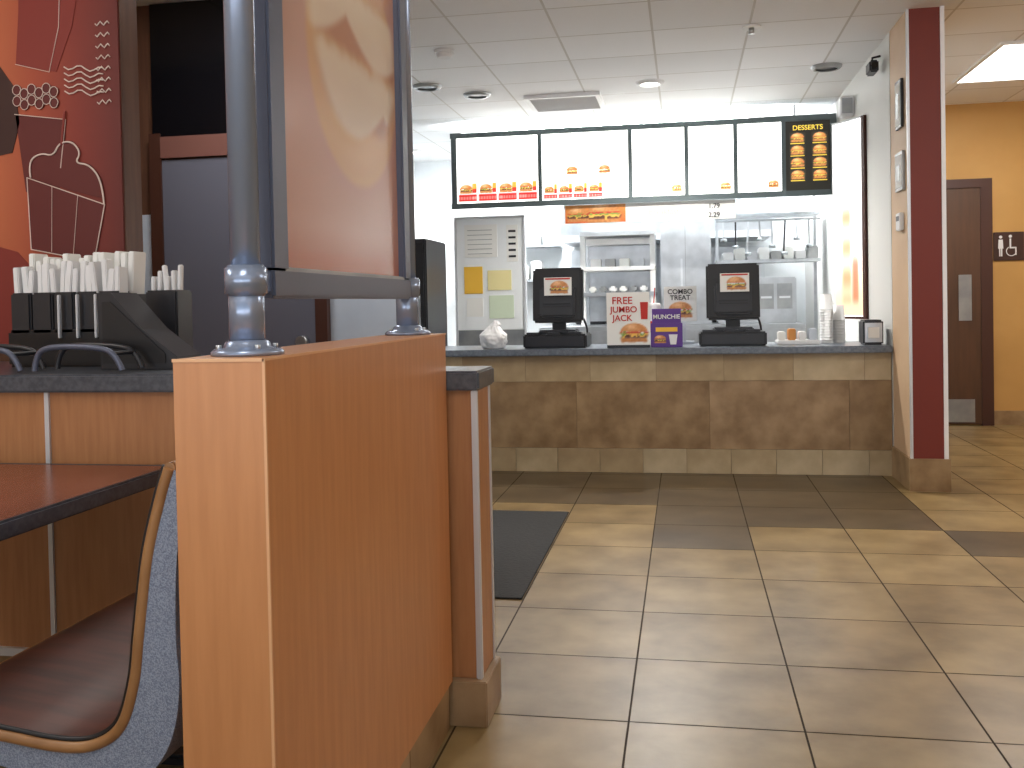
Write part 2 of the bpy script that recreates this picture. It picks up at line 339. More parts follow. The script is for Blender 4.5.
box('card',-.15,.09,7.20,7.215,Z+.17,Z+.43,PAPER,e,.002); text('label','COMBO',-.03,7.196,Z+.375,.05,BLACK,e); text('label2','TREAT',-.03,7.196,Z+.33,.05,BLACK,e); foodsheet('art',-.03,Z+.25,.17,7.198,e)
e=empty('paper_drink_cup',(-.22,7.0,Z)); lathe('cup',-.22,7.0,Z+.001,[(0,0),(.035,0),(.05,.28)],WHITE,e); lathe('lid',-.22,7.0,Z+.28,[(.052,0),(.052,.015),(.045,.03),(0,.03)],WHITE,e); lathe('band',-.22,7.0,Z+.1,[(.0425,0),(.0465,.08)],RED,e)
tube('straw',[(-.22,7.0,Z+.3),(-.21,7.0,Z+.42)],.004,RED,e)
bm=bmesh.new(); bmesh.ops.create_icosphere(bm,subdivisions=5,radius=.1)
for v in bm.verts:
    p=v.co.copy(); k=noise.noise(p*16)*.18+noise.noise(p*45)*.08
    q=Vector((p.x*1.05,p.y*.8,p.z))*(1+k)
    if q.z>.03:
        f=max(.28,1-(q.z-.03)*11); q.x*=f; q.y*=f; q.z=.03+(q.z-.03)*1.45
        if q.z>.1: q.x*=1.5; q.x+=.01
    if q.z<-.07: q.z=-.07
    v.co=q
me=bpy.data.meshes.new('plastic_bag'); bm.to_mesh(me); bm.free(); me.materials.append(WHITE)
o=bpy.data.objects.new('plastic_bag',me); o.location=(-1.38,6.85,Z+.072); C.objects.link(o)
for i,(x,y,h) in enumerate([(1.0,7.1,.36),(1.09,7.15,.28)]):
    e=empty('cup_stack',(x,y,Z)); 
    lathe('cup_0',x,y,Z+.001,[(0,.11),(.036,.11),(.047,0)],WHITE,e)
    n=int((h-.11)/.02)
    for k in range(n): lathe('cup_%d'%(k+1),x,y,Z+.02*(k+1),[(0,.11),(.036,.11),(.047,.0),(.05,.002)],WHITE,e)
e=empty('condiment_tray',(.78,7.0,Z))
box('tray',.64,.93,6.9,7.1,Z+.001,Z+.03,WHITE,e,.005)
for i in range(4):
    box('packet_%d'%i,.65+i*.07,.7+i*.07,6.93,7.05,Z+.03,Z+.09+.02*(i%2),(PAPER,BUN,WHITE,STEEL)[i],e,.006)
e=empty('napkin_dispenser',(1.23,6.75,Z)); box('body',1.18,1.31,6.7,6.88,Z+.001,Z+.17,BLK2,e,.012); box('face',1.19,1.3,6.694,6.7,Z+.02,Z+.15,STEEL,e); box('napkins',1.21,1.28,6.685,6.694,Z+.05,Z+.12,PAPER,e)
# ---------------------------------------------------------------- menu board
mb=empty('menu_board',(-.4,8.8,2.46))
FR=mat('menu_frame',(96,108,110),.4,.3)
x=[-2.12,-1.305,-.468,.04,.474,.892,1.31]; z0,z1=2.155,2.77
box('case',-2.16,1.345,8.82,8.98,z0-.03,z1+.03,FR,mb,.005)
for i in range(7): box('mullion_%d'%i,x[i]-.018,x[i]+.018 if i<6 else 1.345,8.79,8.82,z0,z1,FR,mb)
box('rail_t',-2.16,1.345,8.79,8.82,z1,z1+.05,FR,mb); box('rail_b',-2.16,1.345,8.79,8.82,z0-.05,z0,FR,mb)
for i in range(6):
    box('panel_%d'%i,x[i]+.018,x[i+1]-.018,8.805,8.82,z0,z1,E_W if i<5 else E_DRK,mb)
BGW=(255,255,250)
def strip1(w,h,n,rowz,seed,lab):
    def fn(u,v):
        px_=u*w; pz=v*h; cell=w/n; i=int(min(n-1,px_//cell)); cx=(i+.42)*cell
        c=foodcol(BGW,px_-cx,pz-rowz,cell*.62,seed+i)
        fx=px_-(i+.84)*cell
        if abs(fx)<cell*.1 and rowz-.035<pz<rowz+.055:
            k=.5+.5*math.sin(fx*900); c=mixc((235,190,80),(210,60,45),1 if pz<rowz+.005 else .15*k)
        t=(sst(cell*.03,cell*.06,px_-i*cell)-sst(cell*.94,cell*.97,px_-i*cell))*(sst(lab[0],lab[0]+.006,pz)-sst(lab[1],lab[1]+.006,pz))
        c=mixc(c,(206,48,44),t)
        if t>.9 and .3<(pz-lab[0])/(lab[1]-lab[0])<.75 and math.sin(px_*420+seed)>.2: c=mixc(c,(250,220,210),.7)
        return c
    return fn
w_=x[1]-x[0]-.05
printsheet('food_strip_a',(x[0]+.025,8.803,z0+.005),(w_,0,0),(0,0,.2),150,36,strip1(w_,.2,4,.125,1,(.012,.075)),PRINTE,mb)
w_=x[2]-x[1]-.28
printsheet('food_strip_b',(x[1]+.025,8.803,z0+.005),(w_,0,0),(0,0,.15),130,30,strip1(w_,.15,4,.09,9,(.008,.045)),PRINTE,mb)
for j in range(2): foodsheet('combo_c%d'%j,x[1]+.3+j*.3,2.42,.1,8.802,mb,bg=BGW,m=PRINTE)
for i in range(5):
    for r in range(7):
        w=x[i+1]-x[i]-.16; box('textline_%d_%d'%(i,r),x[i]+.08,x[i]+.08+w*(.55+.4*random.random()),8.802,8.805,2.36+r*.052,2.368+r*.052,E_FNT,mb)
for i in range(2,5):
    for r in range(3): box('item_%d_%d'%(i,r),x[i]+.07,x[i]+.3,8.802,8.805,2.19+r*.05,2.2+r*.05,E_TXT,mb)
    foodsheet('item_food_%d'%i,x[i+1]-.09,2.22,.09,8.802,mb,bg=BGW,m=PRINTE,n=16)
for r in range(4):
    for c in range(2):
        cx=x[5]+.12+c*.19; cz=2.62-r*.11; printsheet('dessert_%d%d'%(r,c),(cx-.07,8.80,cz-.04),(.14,0,0),(0,0,.09),16,12,lambda u,v,r=r,c=c:mixc(foodcol((46,44,38),(u-.5)*.14,(v-.45)*.09,.11,r*3+c),(246,214,110),.45*math.exp(-((u-.5)**2+(v-.5)**2)*12)),PRINTE,mb)
        box('dessert_label_%d%d'%(r,c),cx-.06,cx+.06,8.80,8.803,cz-.052,cz-.044,E_YEL,mb)
text('side_title','DESSERTS',(x[5]+x[6])/2,8.80,2.69,.06,E_YEL,mb)
for xx in (-1.9,-.5,1.0): cyl('hanger_%d'%int(xx*10+50),xx,8.92,2.8,H,.01,STEELD,mb)
e=empty('promo_banner',(-.25,8.78,2.08)); 
box('panel',-1.09,.47,8.84,8.85,1.93,2.105,PAPER,e)
def banner(u,v):
    X_=u*.56; c=mixc((206,96,44),(226,150,70),v)
    c=foodcol(c,X_-.36,v*.17-.08,.3,3); c=foodcol(c,X_-.12,v*.17-.075,.2,6); return c
printsheet('art',(-1.08,8.838,1.935),(.56,0,0),(0,0,.165),70,26,banner,PRINT,e)
GL=mat('print_greyline',(198,192,186),.6)
text('price1','1.79',.28,8.836,2.03,.06,BLK2,e); text('price2','2.29',.28,8.836,1.95,.06,BLK2,e); text('promo','breakfast',-.17,8.836,1.99,.075,GL,e)
for r in range(2): box('promo_line_%d'%r,-.42,.05,8.836,8.84,1.95+r*.018,1.956+r*.018,GL,e)
e=empty('fluorescent_tube_light',(-.8,8.9,2.88)); box('housing',-2.1,.6,9.0,9.1,2.84,H-.001,WHITE,e); cyl('tube',-.75,8.97,-1.25+2.86,1.25+2.86,.018,LAMPE,e,axis='X')
l=bpy.data.lights.new('uplight','AREA'); l.shape='RECTANGLE'; l.size=3.0; l.size_y=.08; l.energy=150
o=bpy.data.objects.new('uplight',l); o.location=(-.6,8.9,2.84); o.rotation_euler=(math.radians(118),0,0); link(o,e)
# lit poster, angled off the divider wall
lp=empty('backlit_wall_poster',(1.24,7.6,1.8))
A=Vector((1.165,7.78)); B=Vector((DX-.006,7.46)); dd=(B-A).normalized(); nn=Vector((-dd.y,dd.x))*-1
if nn.y>0: nn=-nn
def prism(name,s0,s1,t0,t1,za,zb,m):
    pts=[A+dd*s0+nn*t0,A+dd*s1+nn*t0,A+dd*s1+nn*t1,A+dd*s0+nn*t1]; poly(name,[tuple(p) for p in pts],za,m,lp,'Z',zb-za)
L=(B-A).length
prism('case',0,L,-.04,0,1.03,2.55,DARKW); prism('face',.004,L-.03,0,.004,1.05,2.535,E_W)
def glow(u,v):
    c=mixc((236,190,160),(255,255,255),sst(.03,.4,v))
    t=(1-sst(.10,.2,abs(u-.42)))*(1-sst(.5,.7,v))*sst(.04,.1,v); c=mixc(c,(214,120,70),.7*t*(.7+.3*math.sin(v*40)))
    t=(1-sst(.06,.14,abs(u-.72)))*(1-sst(.25,.35,v))*sst(.04,.1,v); return mixc(c,(190,84,50),.7*t)
pa=A+dd*.006+nn*.006; du=dd*(L-.04)
printsheet('face_print',(pa.x,pa.y,1.055),(du.x,du.y,0),(0,0,1.475),24,80,glow,attrmat('wall_poster_backlit',.4,emi=1.0),lp)
prism('frame_near',L-.03,L+.002,-.02,.02,1.03,2.55,DARKW); prism('frame_far',-.004,.004,-.02,.012,1.03,2.55,STRIP)
prism('frame_top',0,L,-.02,.015,2.535,2.55,STRIP); prism('frame_bottom',0,L,-.02,.015,1.03,1.05,DARKW)
for k,(zz0,zz1,y0,y1) in enumerate([(2.25,2.55,6.26,6.42),(1.86,2.1,6.24,6.44)]):
    e=empty('framed_certificate',(DX,(y0+y1)/2,(zz0+zz1)/2)); box('frame',DX-.015,DX+.002,y0,y1,zz0,zz1,BLK2 if k==0 else STEELD,e); box('paper',DX-.018,DX-.015,y0+.02,y1-.02,zz0+.02,zz1-.02,PAPER,e); box('print',DX-.02,DX-.018,y0+.05,y1-.05,zz0+.06,zz1-.08,STEELD,e)
e=empty('thermostat',(DX-.01,6.34,1.66)); box('body',DX-.025,DX+.002,6.28,6.39,1.61,1.72,WHITE,e,.004); box('display',DX-.028,DX-.025,6.3,6.37,1.67,1.7,BLK2,e)
e=empty('security_camera',(1.25,6.9,2.6)); box('body',1.26,1.32,6.8,6.95,2.72,2.8,BLACK,e,.01); cyl('lens',1.29,6.79,2.75,2.77,.022,GLASSD,e,axis='Y'); tube('arm',[(1.29,6.9,2.76),(1.3,6.92,2.84),(DX-.002,6.92,2.85)],.008,BLACK,e)
e=empty('wall_speaker',(1.31,8.0,2.7)); box('body',1.25,DX-.001,7.95,8.1,2.64,2.8,WHITE,e,.01); box('grille',1.26,1.34,7.945,7.95,2.66,2.78,STEELD,e)
# ---------------------------------------------------------------- kitchen
nb=empty('notice_board',(-1.82,8.95,1.5))
box('panel',-2.15,-1.5,8.93,8.98,.95,2.02,mat('board_pale',(236,240,242),.5),nb,.004)
box('rim_l',-2.17,-2.15,8.915,8.985,0,2.04,STRIP,nb); box('rim_r',-1.5,-1.48,8.915,8.985,0,2.04,STRIP,nb); box('rim_t',-2.15,-1.5,8.915,8.985,2.02,2.04,STRIP,nb); box('lower',-2.15,-1.5,8.93,8.98,.0,.95,STEELD,nb)
for i,(a,b_,c,d_,m) in enumerate([(-2.08,-1.9,1.3,1.56,YEL),(-1.85,-1.62,1.33,1.52,mat('paper_yellow',(236,224,164),.6)),(-1.66,-1.55,1.6,1.95,PAPER),(-2.07,-1.75,1.65,1.96,PAPER),(-2.06,-1.9,1.08,1.26,PAPER),(-1.84,-1.6,1.06,1.28,mat('paper_green',(206,220,196),.6))]):
    box('sheet_%d'%i,a,b_,8.924,8.93,c,d_,m,nb)
for i in range(5): box('note_line_%d'%i,-1.64,-1.57,8.921,8.924,1.64+i*.06,1.66+i*.06,BLK2,nb)
for i in range(6): box('memo_line_%d'%i,-2.04,-1.8,8.921,8.924,1.68+i*.045,1.685+i*.045,STEELD,nb)
e=empty('upright_fridge',(-2.35,8.3,0)); box('body',-2.75,-2.2,8.0,8.7,.02,1.78,BLK2,e,.01); box('door',-2.74,-2.21,7.97,8.0,.06,1.74,BLACK,e,.01); box('handle',-2.28,-2.25,7.93,7.97,.8,1.3,STEEL,e,.004); box('feet',-2.7,-2.25,8.05,8.65,0,.02,BLACK,e)
pt=empty('steel_prep_table',(-.2,9.4,0))
box('top',-1.4,1.1,9.15,9.75,.92,.96,STEEL,pt,.004); box('shelf',-1.38,1.08,9.17,9.73,.3,.33,STEELD,pt); box('apron',-1.4,1.1,9.14,9.15,.6,.92,STEEL,pt)
for i,xx in enumerate((-1.36,1.02)):
    for j,yy in enumerate((9.19,9.69)): box('leg_%d%d'%(i,j),xx,xx+.04,yy,yy+.04,0,.92,STEEL,pt)
pw=empty('food_pass_unit',(-.7,9.5,.96))
for i,xx in enumerate((-1.0,-.32)): box('post_%d'%i,xx,xx+.05,9.3,9.35,.961,1.84,WHITE,pw); box('rpost_%d'%i,xx,xx+.05,9.65,9.7,.961,1.84,STEEL,pw)
for i,zz in enumerate((1.25,1.5,1.84)): box('shelf_%d'%i,-1.0,-.27,9.28,9.7,zz,zz+.04,(STEEL,WHITE,WHITE)[i],pw,.003)
box('heat_lamp',-.95,-.32,9.4,9.6,1.76,1.82,WHITE,pw); box('ticket_rail',-1.0,-.27,9.27,9.28,1.84,1.88,STRIP,pw); box('rear_panel',-.95,-.32,9.69,9.7,1.0,1.84,STEEL,pw)
for i in range(6): box('wrapped_item_%d'%i,-.92+i*.1,-.85+i*.1,9.33,9.45,1.29,1.35,(PAPER,STEELD,WHITE)[i%3],pw,.015)
for i in range(4): box('carton_%d'%i,-.9+i*.14,-.8+i*.14,9.35,9.45,1.54,1.62,(WHITE,STEELD,PAPER,STEEL)[i],pw,.006)
e=empty('steel_cabinet',(.03,9.5,.96)); box('body',-.22,.26,9.36,9.72,.961,1.95,STEEL,e,.01); box('door_gap',.015,.02,9.355,9.36,1.0,1.92,STEELD,e); box('handle',-.03,-.01,9.33,9.36,1.3,1.6,STRIP,e)
e=empty('holding_cabinet',(.65,9.5,.96)); box('body',.32,1.05,9.36,9.72,.961,1.4,STEEL,e,.01)
for i in range(4): box('slot_%d'%i,.36+i*.17,.5+i*.17,9.35,9.36,1.1,1.34,STEELD,e); box('grip_%d'%i,.38+i*.17,.48+i*.17,9.335,9.35,1.2,1.22,STRIP,e)
ur=empty('utensil_rack',(.75,9.6,2.0))
box('shelf_a',.32,1.3,9.55,9.85,2.0,2.03,STEEL,ur); box('shelf_b',.32,1.3,9.55,9.85,1.55,1.58,STEEL,ur); box('post_l',.32,.35,9.82,9.85,.0,2.3,STEEL,ur); box('post_r',1.27,1.3,9.82,9.85,0,2.3,STEEL,ur)
box('hook_rail',.32,1.3,9.53,9.55,1.95,1.97,STEELD,ur)
for i in range(8):
    xx=.38+i*.115; h=.16+.07*(i%3); box('handle_%d'%i,xx,xx+.016,9.53,9.54,1.95-h,1.95,(STEEL,BLK2,STRIP,STEELD)[i%4],ur,rot=(0,.05*(i%3-1),0)); cyl('ladle_%d'%i,xx+.008,9.53,1.95-h-.03,1.95-h,.03,STEEL,ur,seg=14)
    box('bin_%d'%i,xx,xx+.1,9.58,9.78,1.58,1.66+.04*(i%2),(WHITE,PAPER,STEEL,WHITE,STEELD,PAPER,WHITE,STEELD)[i],ur,.008)
e=empty('exhaust_hood',(-.3,10.7,2.2)); 
poly('hood',[(-1.3,1.85),(.9,1.85),(.8,2.5),(-1.2,2.5)],10.0,STEEL,e,th=1.1); box('duct',-.6,.2,10.5,11.0,2.5,H-.002,STEEL,e)
box('rim',-1.32,.92,9.97,10.0,1.83,1.9,STRIP,e)
gr=empty('fry_station',(-.3,10.9,0)); box('body',-1.3,.9,10.45,11.1,0,.95,STEEL,gr,.01); box('backsplash',-1.3,.9,11.1,11.15,.95,1.8,STEEL,gr)
for i in range(5): box('vat_%d'%i,-1.2+i*.42,-.86+i*.42,10.55,11.0,.95,1.02,BLK2,gr,.01); tube('basket_handle_%d'%i,[(-1.03+i*.42,10.7,1.02),(-1.03+i*.42,10.5,1.15),(-1.03+i*.42,10.35,1.16)],.01,BLACK,gr)
ws=empty('wall_shelf',(-1.6,11,1.5))
for i,zz in enumerate((1.45,1.85)): 
    box('board_%d'%i,-2.6,-1.4,10.9,11.19,zz,zz+.025,STEEL,ws)
    for j in range(7): box('stock_%d%d'%(i,j),-2.55+j*.16,-2.43+j*.16,10.94,11.15,zz+.025,zz+.14+.05*((i+j)%3),(WHITE,STEEL,STEELD,PAPER,WHITE)[(i+2*j)%5],ws,.01)
# ---------------------------------------------------------------- floor mat
e=empty('rubber_floor_mat',(-1.2,4.55,0)); box('pad',-1.75,-.665,3.76,5.36,.001,.008,RUBBER,e,.003)
# ---------------------------------------------------------------- pony wall with poster frame
pw=empty('pony_wall',(-.744,2.0,0))
box('laminate_body',-.824,-.664,1.425,2.6,.13,1.12,LAM,pw,.002)
box('edge_band',-.667,-.6625,1.4235,1.428,.13,1.12,LAME,pw)
box('top_edge_front',-.824,-.664,1.4235,1.427,1.115,1.1205,LAME,pw); box('top_edge_side',-.667,-.6625,1.427,2.6,1.116,1.1205,LAME,pw)
for k in range(3): box('base_tile_%d'%k,-.83,-.672,1.42+k*.39+.0,1.42+k*.39+.385,0,.13,T_CM[k%2],pw)
pf=empty('poster_frame_divider',(-.744,2.03,1.12))
X=-.744
for tag,y in (('near',1.533),('far',2.50)):
    cyl('pole_'+tag,X,y,1.13,H-.001,.0255,CHROME,pf)
    cyl('sleeve_'+tag,X,y,1.135,1.26,.0305,CHROME,pf,bev=.003)
    lathe('flange_'+tag,X,y,1.1205,[(0,0),(.062,0),(.062,.006),(.056,.011),(.04,.014),(.038,.022),(.031,.026)],CHROME,pf)
    for q in range(4):
        a=math.pi/4+q*math.pi/2; cyl('bolt_%s_%d'%(tag,q),X+.05*math.cos(a),y+.05*math.sin(a),1.131,1.139,.005,STEEL,pf,seg=8)
    cyl('collar_'+tag,X,y,1.222,1.275,.036,CHROME,pf,bev=.004)
    cyl('collar_top_'+tag,X,y,2.38,2.43,.036,CHROME,pf,bev=.004)
for tag,a,b_ in (('near',1.55,1.62),('far',2.42,2.49)):
    for q,zz in enumerate((1.228,2.385)): box('clamp_%s_%d'%(tag,q),X-.014,X+.014,a,b_,zz,zz+.04,CHROME,pf,.003)
fy0,fy1,fz0,fz1=1.60,2.47,1.218,2.44
box('frame_bottom',X-.022,X+.022,fy0,fy1,fz0,fz0+.055,FRAMEM,pf,.005); box('frame_top',X-.022,X+.022,fy0,fy1,fz1-.055,fz1,FRAMEM,pf,.005)
box('frame_near',X-.022,X+.022,fy0,fy0+.07,fz0+.05,fz1-.05,FRAMEM,pf,.005); box('frame_far',X-.022,X+.022,fy1-.055,fy1,fz0+.05,fz1-.05,FRAMEM,pf,.005)
box('inner_lip',X+.012,X+.018,fy0+.06,fy1-.05,fz0+.05,fz0+.058,STEELD,pf)
Y0=fy0+.06; Y1=fy1-.05; Z0=fz0+.05; Z1=fz1-.05
box('poster_backing',X-.006,X+.003,Y0,Y1,Z0,Z1,mat('poster_back',(196,132,104),.4),pf)
def poster(u,v):
    y=Y0+(Y1-Y0)*u; z=Z0+(Z1-Z0)*v
    base=mixc((182,108,80),(196,146,126),sst(0,.10,v)); base=mixc(base,(202,162,146),sst(.10,.5,v))
    base=mixc(base,(194,140,118),.5*sst(.75,1,u))
    def blob(cy,cz,a,b,s=.12): 
        r=math.sqrt(((y-cy)/a)**2+((z-cz)/b)**2); return 1-sst(1-s,1+s,r)
    c=base
    wob=.014*noise.noise(Vector((y*9,z*9,0)))+.01*noise.noise(Vector((y*25,z*25,3)))
    c=mixc(c,(214,168,120),.85*blob(2.12,1.76,.30,.28,.05))
    c=mixc(c,(226,184,136),.6*blob(2.1,1.60,.2,.07,.4))
    inn=blob(2.14,1.78,.27,.2)
    c=mixc(c,(168,108,78),.7*inn*(sst(1.59,1.64,z+wob)-sst(1.69,1.74,z+wob)))
    tri=sst(0,.03,z-(1.66-.09*abs(math.sin((y-1.83)*6.5))))*(1-sst(1.74,1.79,z+wob))*inn
    c=mixc(c,(232,216,192),.85*tri)
    c=mixc(c,(174,112,82),.65*inn*(sst(1.76,1.80,z+wob)-sst(1.84,1.88,z-wob)))
    tri2=sst(0,.03,z-(1.84-.08*abs(math.cos((y-1.83)*7))))*(1-sst(1.90,1.95,z+wob))*blob(2.12,1.84,.29,.2)
    c=mixc(c,(236,222,200),.85*tri2)
    c=mixc(c,(204,146,100),.8*blob(2.12,2.08,.30,.17)*sst(1.92,1.97,z-wob))
    return mixc(c,(226,178,134),.5*blob(2.05,2.14,.16,.08,.5))
printsheet('poster_print',(X+.0045,Y0,Z0),(0,Y1-Y0,0),(0,0,Z1-Z0),120,160,poster,attrmat('poster_print_ink',.22),pf)
# ---------------------------------------------------------------- drink station
ds=empty('drink_station_counter',(-2.2,2.9,0))
box('body',-4.15,-.95,2.63,3.3,.13,.955,LAMD,ds,.002); box('wing',-.95,-.585,2.63,2.80,.13,.955,LAMD,ds,.002)
box('slab',-4.18,-.95,2.605,3.36,.955,1.01,SLAB,ds,.006); box('slab_wing',-.95,-.572,2.605,2.83,.957,1.012,SLAB,ds,.006)
box('corner_strip',-.6,-.582,2.622,2.64,.13,.957,STRIP,ds,.003); box('end_strip',-.589,-.581,2.79,2.805,.13,.957,STRIP,ds)
box('panel_strip',-1.95,-1.935,2.622,2.632,.14,.955,STRIP,ds); box('base_strip',-4.15,-.95,2.615,2.632,.13,.155,STRIP,ds)
box('base_tile_a',-.79,-.566,2.603,2.81,0,.13,T_CM[1],ds,.003)
for k in range(7): box('base_tile_%d'%k,-4.15+k*.48,-4.15+k*.48+.475 if k<6 else -.80,2.616,3.28,0,.13,T_CM[k%2],ds)
e=empty('utensil_organizer',(-2.08,3.0,1.01))
Zc=1.011; OX=.02
box('tub',-2.36+OX,-1.93+OX,2.96,3.2,Zc,Zc+.13,BLACK,e,.01); box('upper_tier',-2.36+OX,-1.93+OX,3.04,3.2,Zc+.13,Zc+.25,BLACK,e,.008)
for i in range(5):
    x0=-2.35+OX+i*.084
    box('pocket_%d'%i,x0,x0+.078,2.97,3.06,Zc+.1,Zc+.26,BLK2,e,.006)
    for j in range(3):
        hh=.05+random.random()*.035; ww=.02+.004*(j%2)
        box('packet_%d_%d'%(i,j),x0+.004+j*.025,x0+.004+j*.025+ww,2.985+random.random()*.02,3.035+random.random()*.02,Zc+.2,Zc+.285+hh,WHITE,e,.003,rot=(random.uniform(-.1,.1),random.uniform(-.1,.1),0))
    for j in range(3):
        hh=.075+random.random()*.045
        box('packet_back_%d_%d'%(i,j),x0+.002+j*.027,x0+.024+j*.027,3.07,3.15,Zc+.24,Zc+.285+hh,PAPER,e,.003,rot=(0,random.uniform(-.08,.08),0))
for i in range(3): box('lever_%d'%i,-2.15+OX+i*.07,-2.142+OX+i*.07,2.945,2.96,Zc+.1,Zc+.25,STRIP,e,.002)
e=empty('napkin_dispenser',(-1.7,2.95,1.01))
poly('body',[(-1.87,Zc),(-1.6,Zc),(-1.6,Zc+.04),(-1.72,Zc+.13),(-1.83,Zc+.25),(-1.88,Zc+.25)],2.80,BLK2,e,th=.15); poly('face_plate',[(-1.86,Zc+.02),(-1.64,Zc+.02),(-1.64,Zc+.05),(-1.83,Zc+.22),(-1.86,Zc+.22)],2.796,BLACK,e)
e=empty('straw_bin',(-1.77,3.1,1.01)); box('tub',-1.86,-1.74,3.05,3.16,Zc,Zc+.26,BLK2,e,.006)
for j in range(6): box('straw_packet_%d'%j,-1.855+.018*j,-1.841+.018*j,3.08+.01*(j%3),3.12,Zc+.22,Zc+.31+.02*(j%3),WHITE,e,.003,rot=(0,random.uniform(-.1,.1),0))
for k,(xa,xb) in enumerate(((-2.38,-2.05),(-2.0,-1.7))):
    e=empty('serving_rail',((xa+xb)/2,2.70,1.01))
    for q,yy in enumerate((2.65,2.76)):
        tube('bar_%d'%q,[(xa,yy,Zc+.008),(xa+.005,yy,Zc+.05),(xa+.04,yy,Zc+.085),(xb-.08,yy,Zc+.08),(xb-.02,yy,Zc+.06),(xb,yy,Zc+.008)],.009,BLK2 if q else FRAMEM,e,smooth=True)
    tube('cross',[(xb-.03,2.65,Zc+.06),(xb-.03,2.76,Zc+.06)],.007,BLK2,e)
# ---------------------------------------------------------------- wall mural
mu=empty('wall_mural_print',(-2.9,3.49,1.9))
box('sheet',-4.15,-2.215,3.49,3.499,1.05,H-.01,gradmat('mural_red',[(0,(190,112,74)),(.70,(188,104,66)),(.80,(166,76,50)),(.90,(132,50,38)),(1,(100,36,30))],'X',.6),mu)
M=lambda a,b_:(-2.79+.0048*a, 2.47-.00407*b_)
MD=mat('mural_dark_red',(96,34,30),.6); MB=mat('mural_brown',(58,30,24),.6); MW=mat('mural_line',(222,204,192),.5); MR=mat('mural_bright_red',(132,48,38),.6)
def mp(n,pts,m,d=3.486): return poly(n,[M(*p) for p in pts],d,m,mu)
def ml(n,pts,m=MW,r=.003,cyc=False,sm=False): return tube(n,[(M(*p)[0],3.483,M(*p)[1]) for p in pts],r,m,mu,cyc,sm)
mp('carton_big',[(30,-60),(92,-50),(78,28),(62,72),(24,62),(28,10)],MR); ml('carton_big_line',[(70,-50),(66,28),(56,72),(24,62)],r=.0015)
mp('bottle',[(-10,60),(8,62),(22,85),(26,120),(18,150),(-10,155)],MB)
mp('fries_box',[(22,112),(70,120),(66,165),(60,200),(30,190)],MD)
for i in range(12):
    a,b_=M(25+(i%6)*7,88+(i//6)*11+(i%2)*4); poly('fry_%d'%i,ell(a,b_,.02,.022,12),3.483,MD,mu); tube('fry_line_%d'%i,[(a+.019*math.cos(t*.6),3.48,b_+.021*math.sin(t*.6)) for t in range(10)],.0015,MW,mu,True)
ml('fries_box_line',[(22,112),(70,120),(64,168)],r=.002)
mp('shake_cup',[(32,176),(104,206),(93,262),(34,248)],MD,3.482)
ml('shake_cup_line',[(32,176),(104,206),(93,262),(34,248)],cyc=True,r=.003)
mp('whipped_cream',[(36,174),(36,160),(46,153),(58,155),(64,143),(76,142),(82,152),(80,162),(92,166),(102,182),(103,200),(70,190)],MD,3.483)
tube('whipped_line',[(M(*p)[0],3.479,M(*p)[1]) for p in [(36,176),(34,160),(46,152),(58,156),(64,143),(76,142),(84,154),(78,164),(92,166),(103,184),(104,206)]],.0035,MW,mu,smooth=True)
tube('straw',[(M(66,145)[0],3.479,M(66,145)[1]),(M(70,112)[0],3.479,M(70,112)[1])],.005,MR,mu)
for i in range(2): tube('cup_rib_%d'%i,[(M(56+i*24,186+i*10)[0],3.478,M(56+i*24,186+i*10)[1]),(M(54+i*20,251+i*6)[0],3.478,M(54+i*20,251+i*6)[1])],.001,MW,mu)
for r in range(5):
    ml('wave_a%d'%r,[(70+k*4,68+r*6+2.5*math.sin(k*1.3)+k*.6) for k in range(10)],r=.0028)
for r in range(8):
    ml('wave_b%d'%r,[(100+k*1.6,28+r*11+2*math.sin(k*1.6)) for k in range(9)],r=.0025)
mp('lower_wedge',[(-40,230),(20,250),(60,300),(120,290),(117,340),(-40,345)],MR,3.487)
# ---------------------------------------------------------------- table
tb=empty('dining_table',(-1.9,1.95,0)); TX=-1.49
box('top',-2.3,TX-.012,1.35,2.575,.712,.74,TABLEM,tb,.004)
box('edge_band_r',TX-.016,TX,1.335,2.59,.697,.741,SLAB,tb,.006); box('edge_band_l',-2.315,-2.297,1.335,2.59,.697,.741,SLAB,tb,.006); box('edge_band_n',-2.297,TX-.016,1.335,1.352,.697,.741,SLAB,tb,.006); box('edge_band_f',-2.297,TX-.016,2.573,2.59,.697,.741,SLAB,tb,.006)
box('under',-2.29,TX-.02,1.36,2.57,.698,.712,BLACK,tb)
for i,y in enumerate((1.65,2.25)): cyl('column_%d'%i,-1.92,y,.02,.7,.035,BLACK,tb); box('foot_%d'%i,-2.2,-1.64,y-.04,y+.04,0,.03,BLACK,tb,.01)
# ---------------------------------------------------------------- bench seat
def catmull(P,n=8):
    out=[]; Q=[P[0]]+P+[P[-1]]
    for i in range(1,len(Q)-2):
        for k in range(n):
            t=k/n; a,b_,c,d_=[Vector(q) for q in Q[i-1:i+3]]
            out.append(.5*((2*b_)+(c-a)*t+(2*a-5*b_+4*c-d_)*t*t+(3*b_-a-3*c+d_)*t**3))
    out.append(Vector(P[-1])); return out
prof=catmull([(-.867,.935),(-.884,.885),(-.911,.784),(-.931,.65),(-.943,.565),(-.970,.49),(-1.02,.456),(-1.09,.45),(-1.195,.462),(-1.33,.475),(-1.41,.47),(-1.44,.455)])
nrm=[]
for i,p in enumerate(prof):
    t=(prof[min(i+1,len(prof)-1)]-prof[max(i-1,0)]).normalized(); nrm.append(Vector((-t.y,t.x)))
N=len(prof)
if nrm[0].x<0: nrm=[-n for n in nrm]
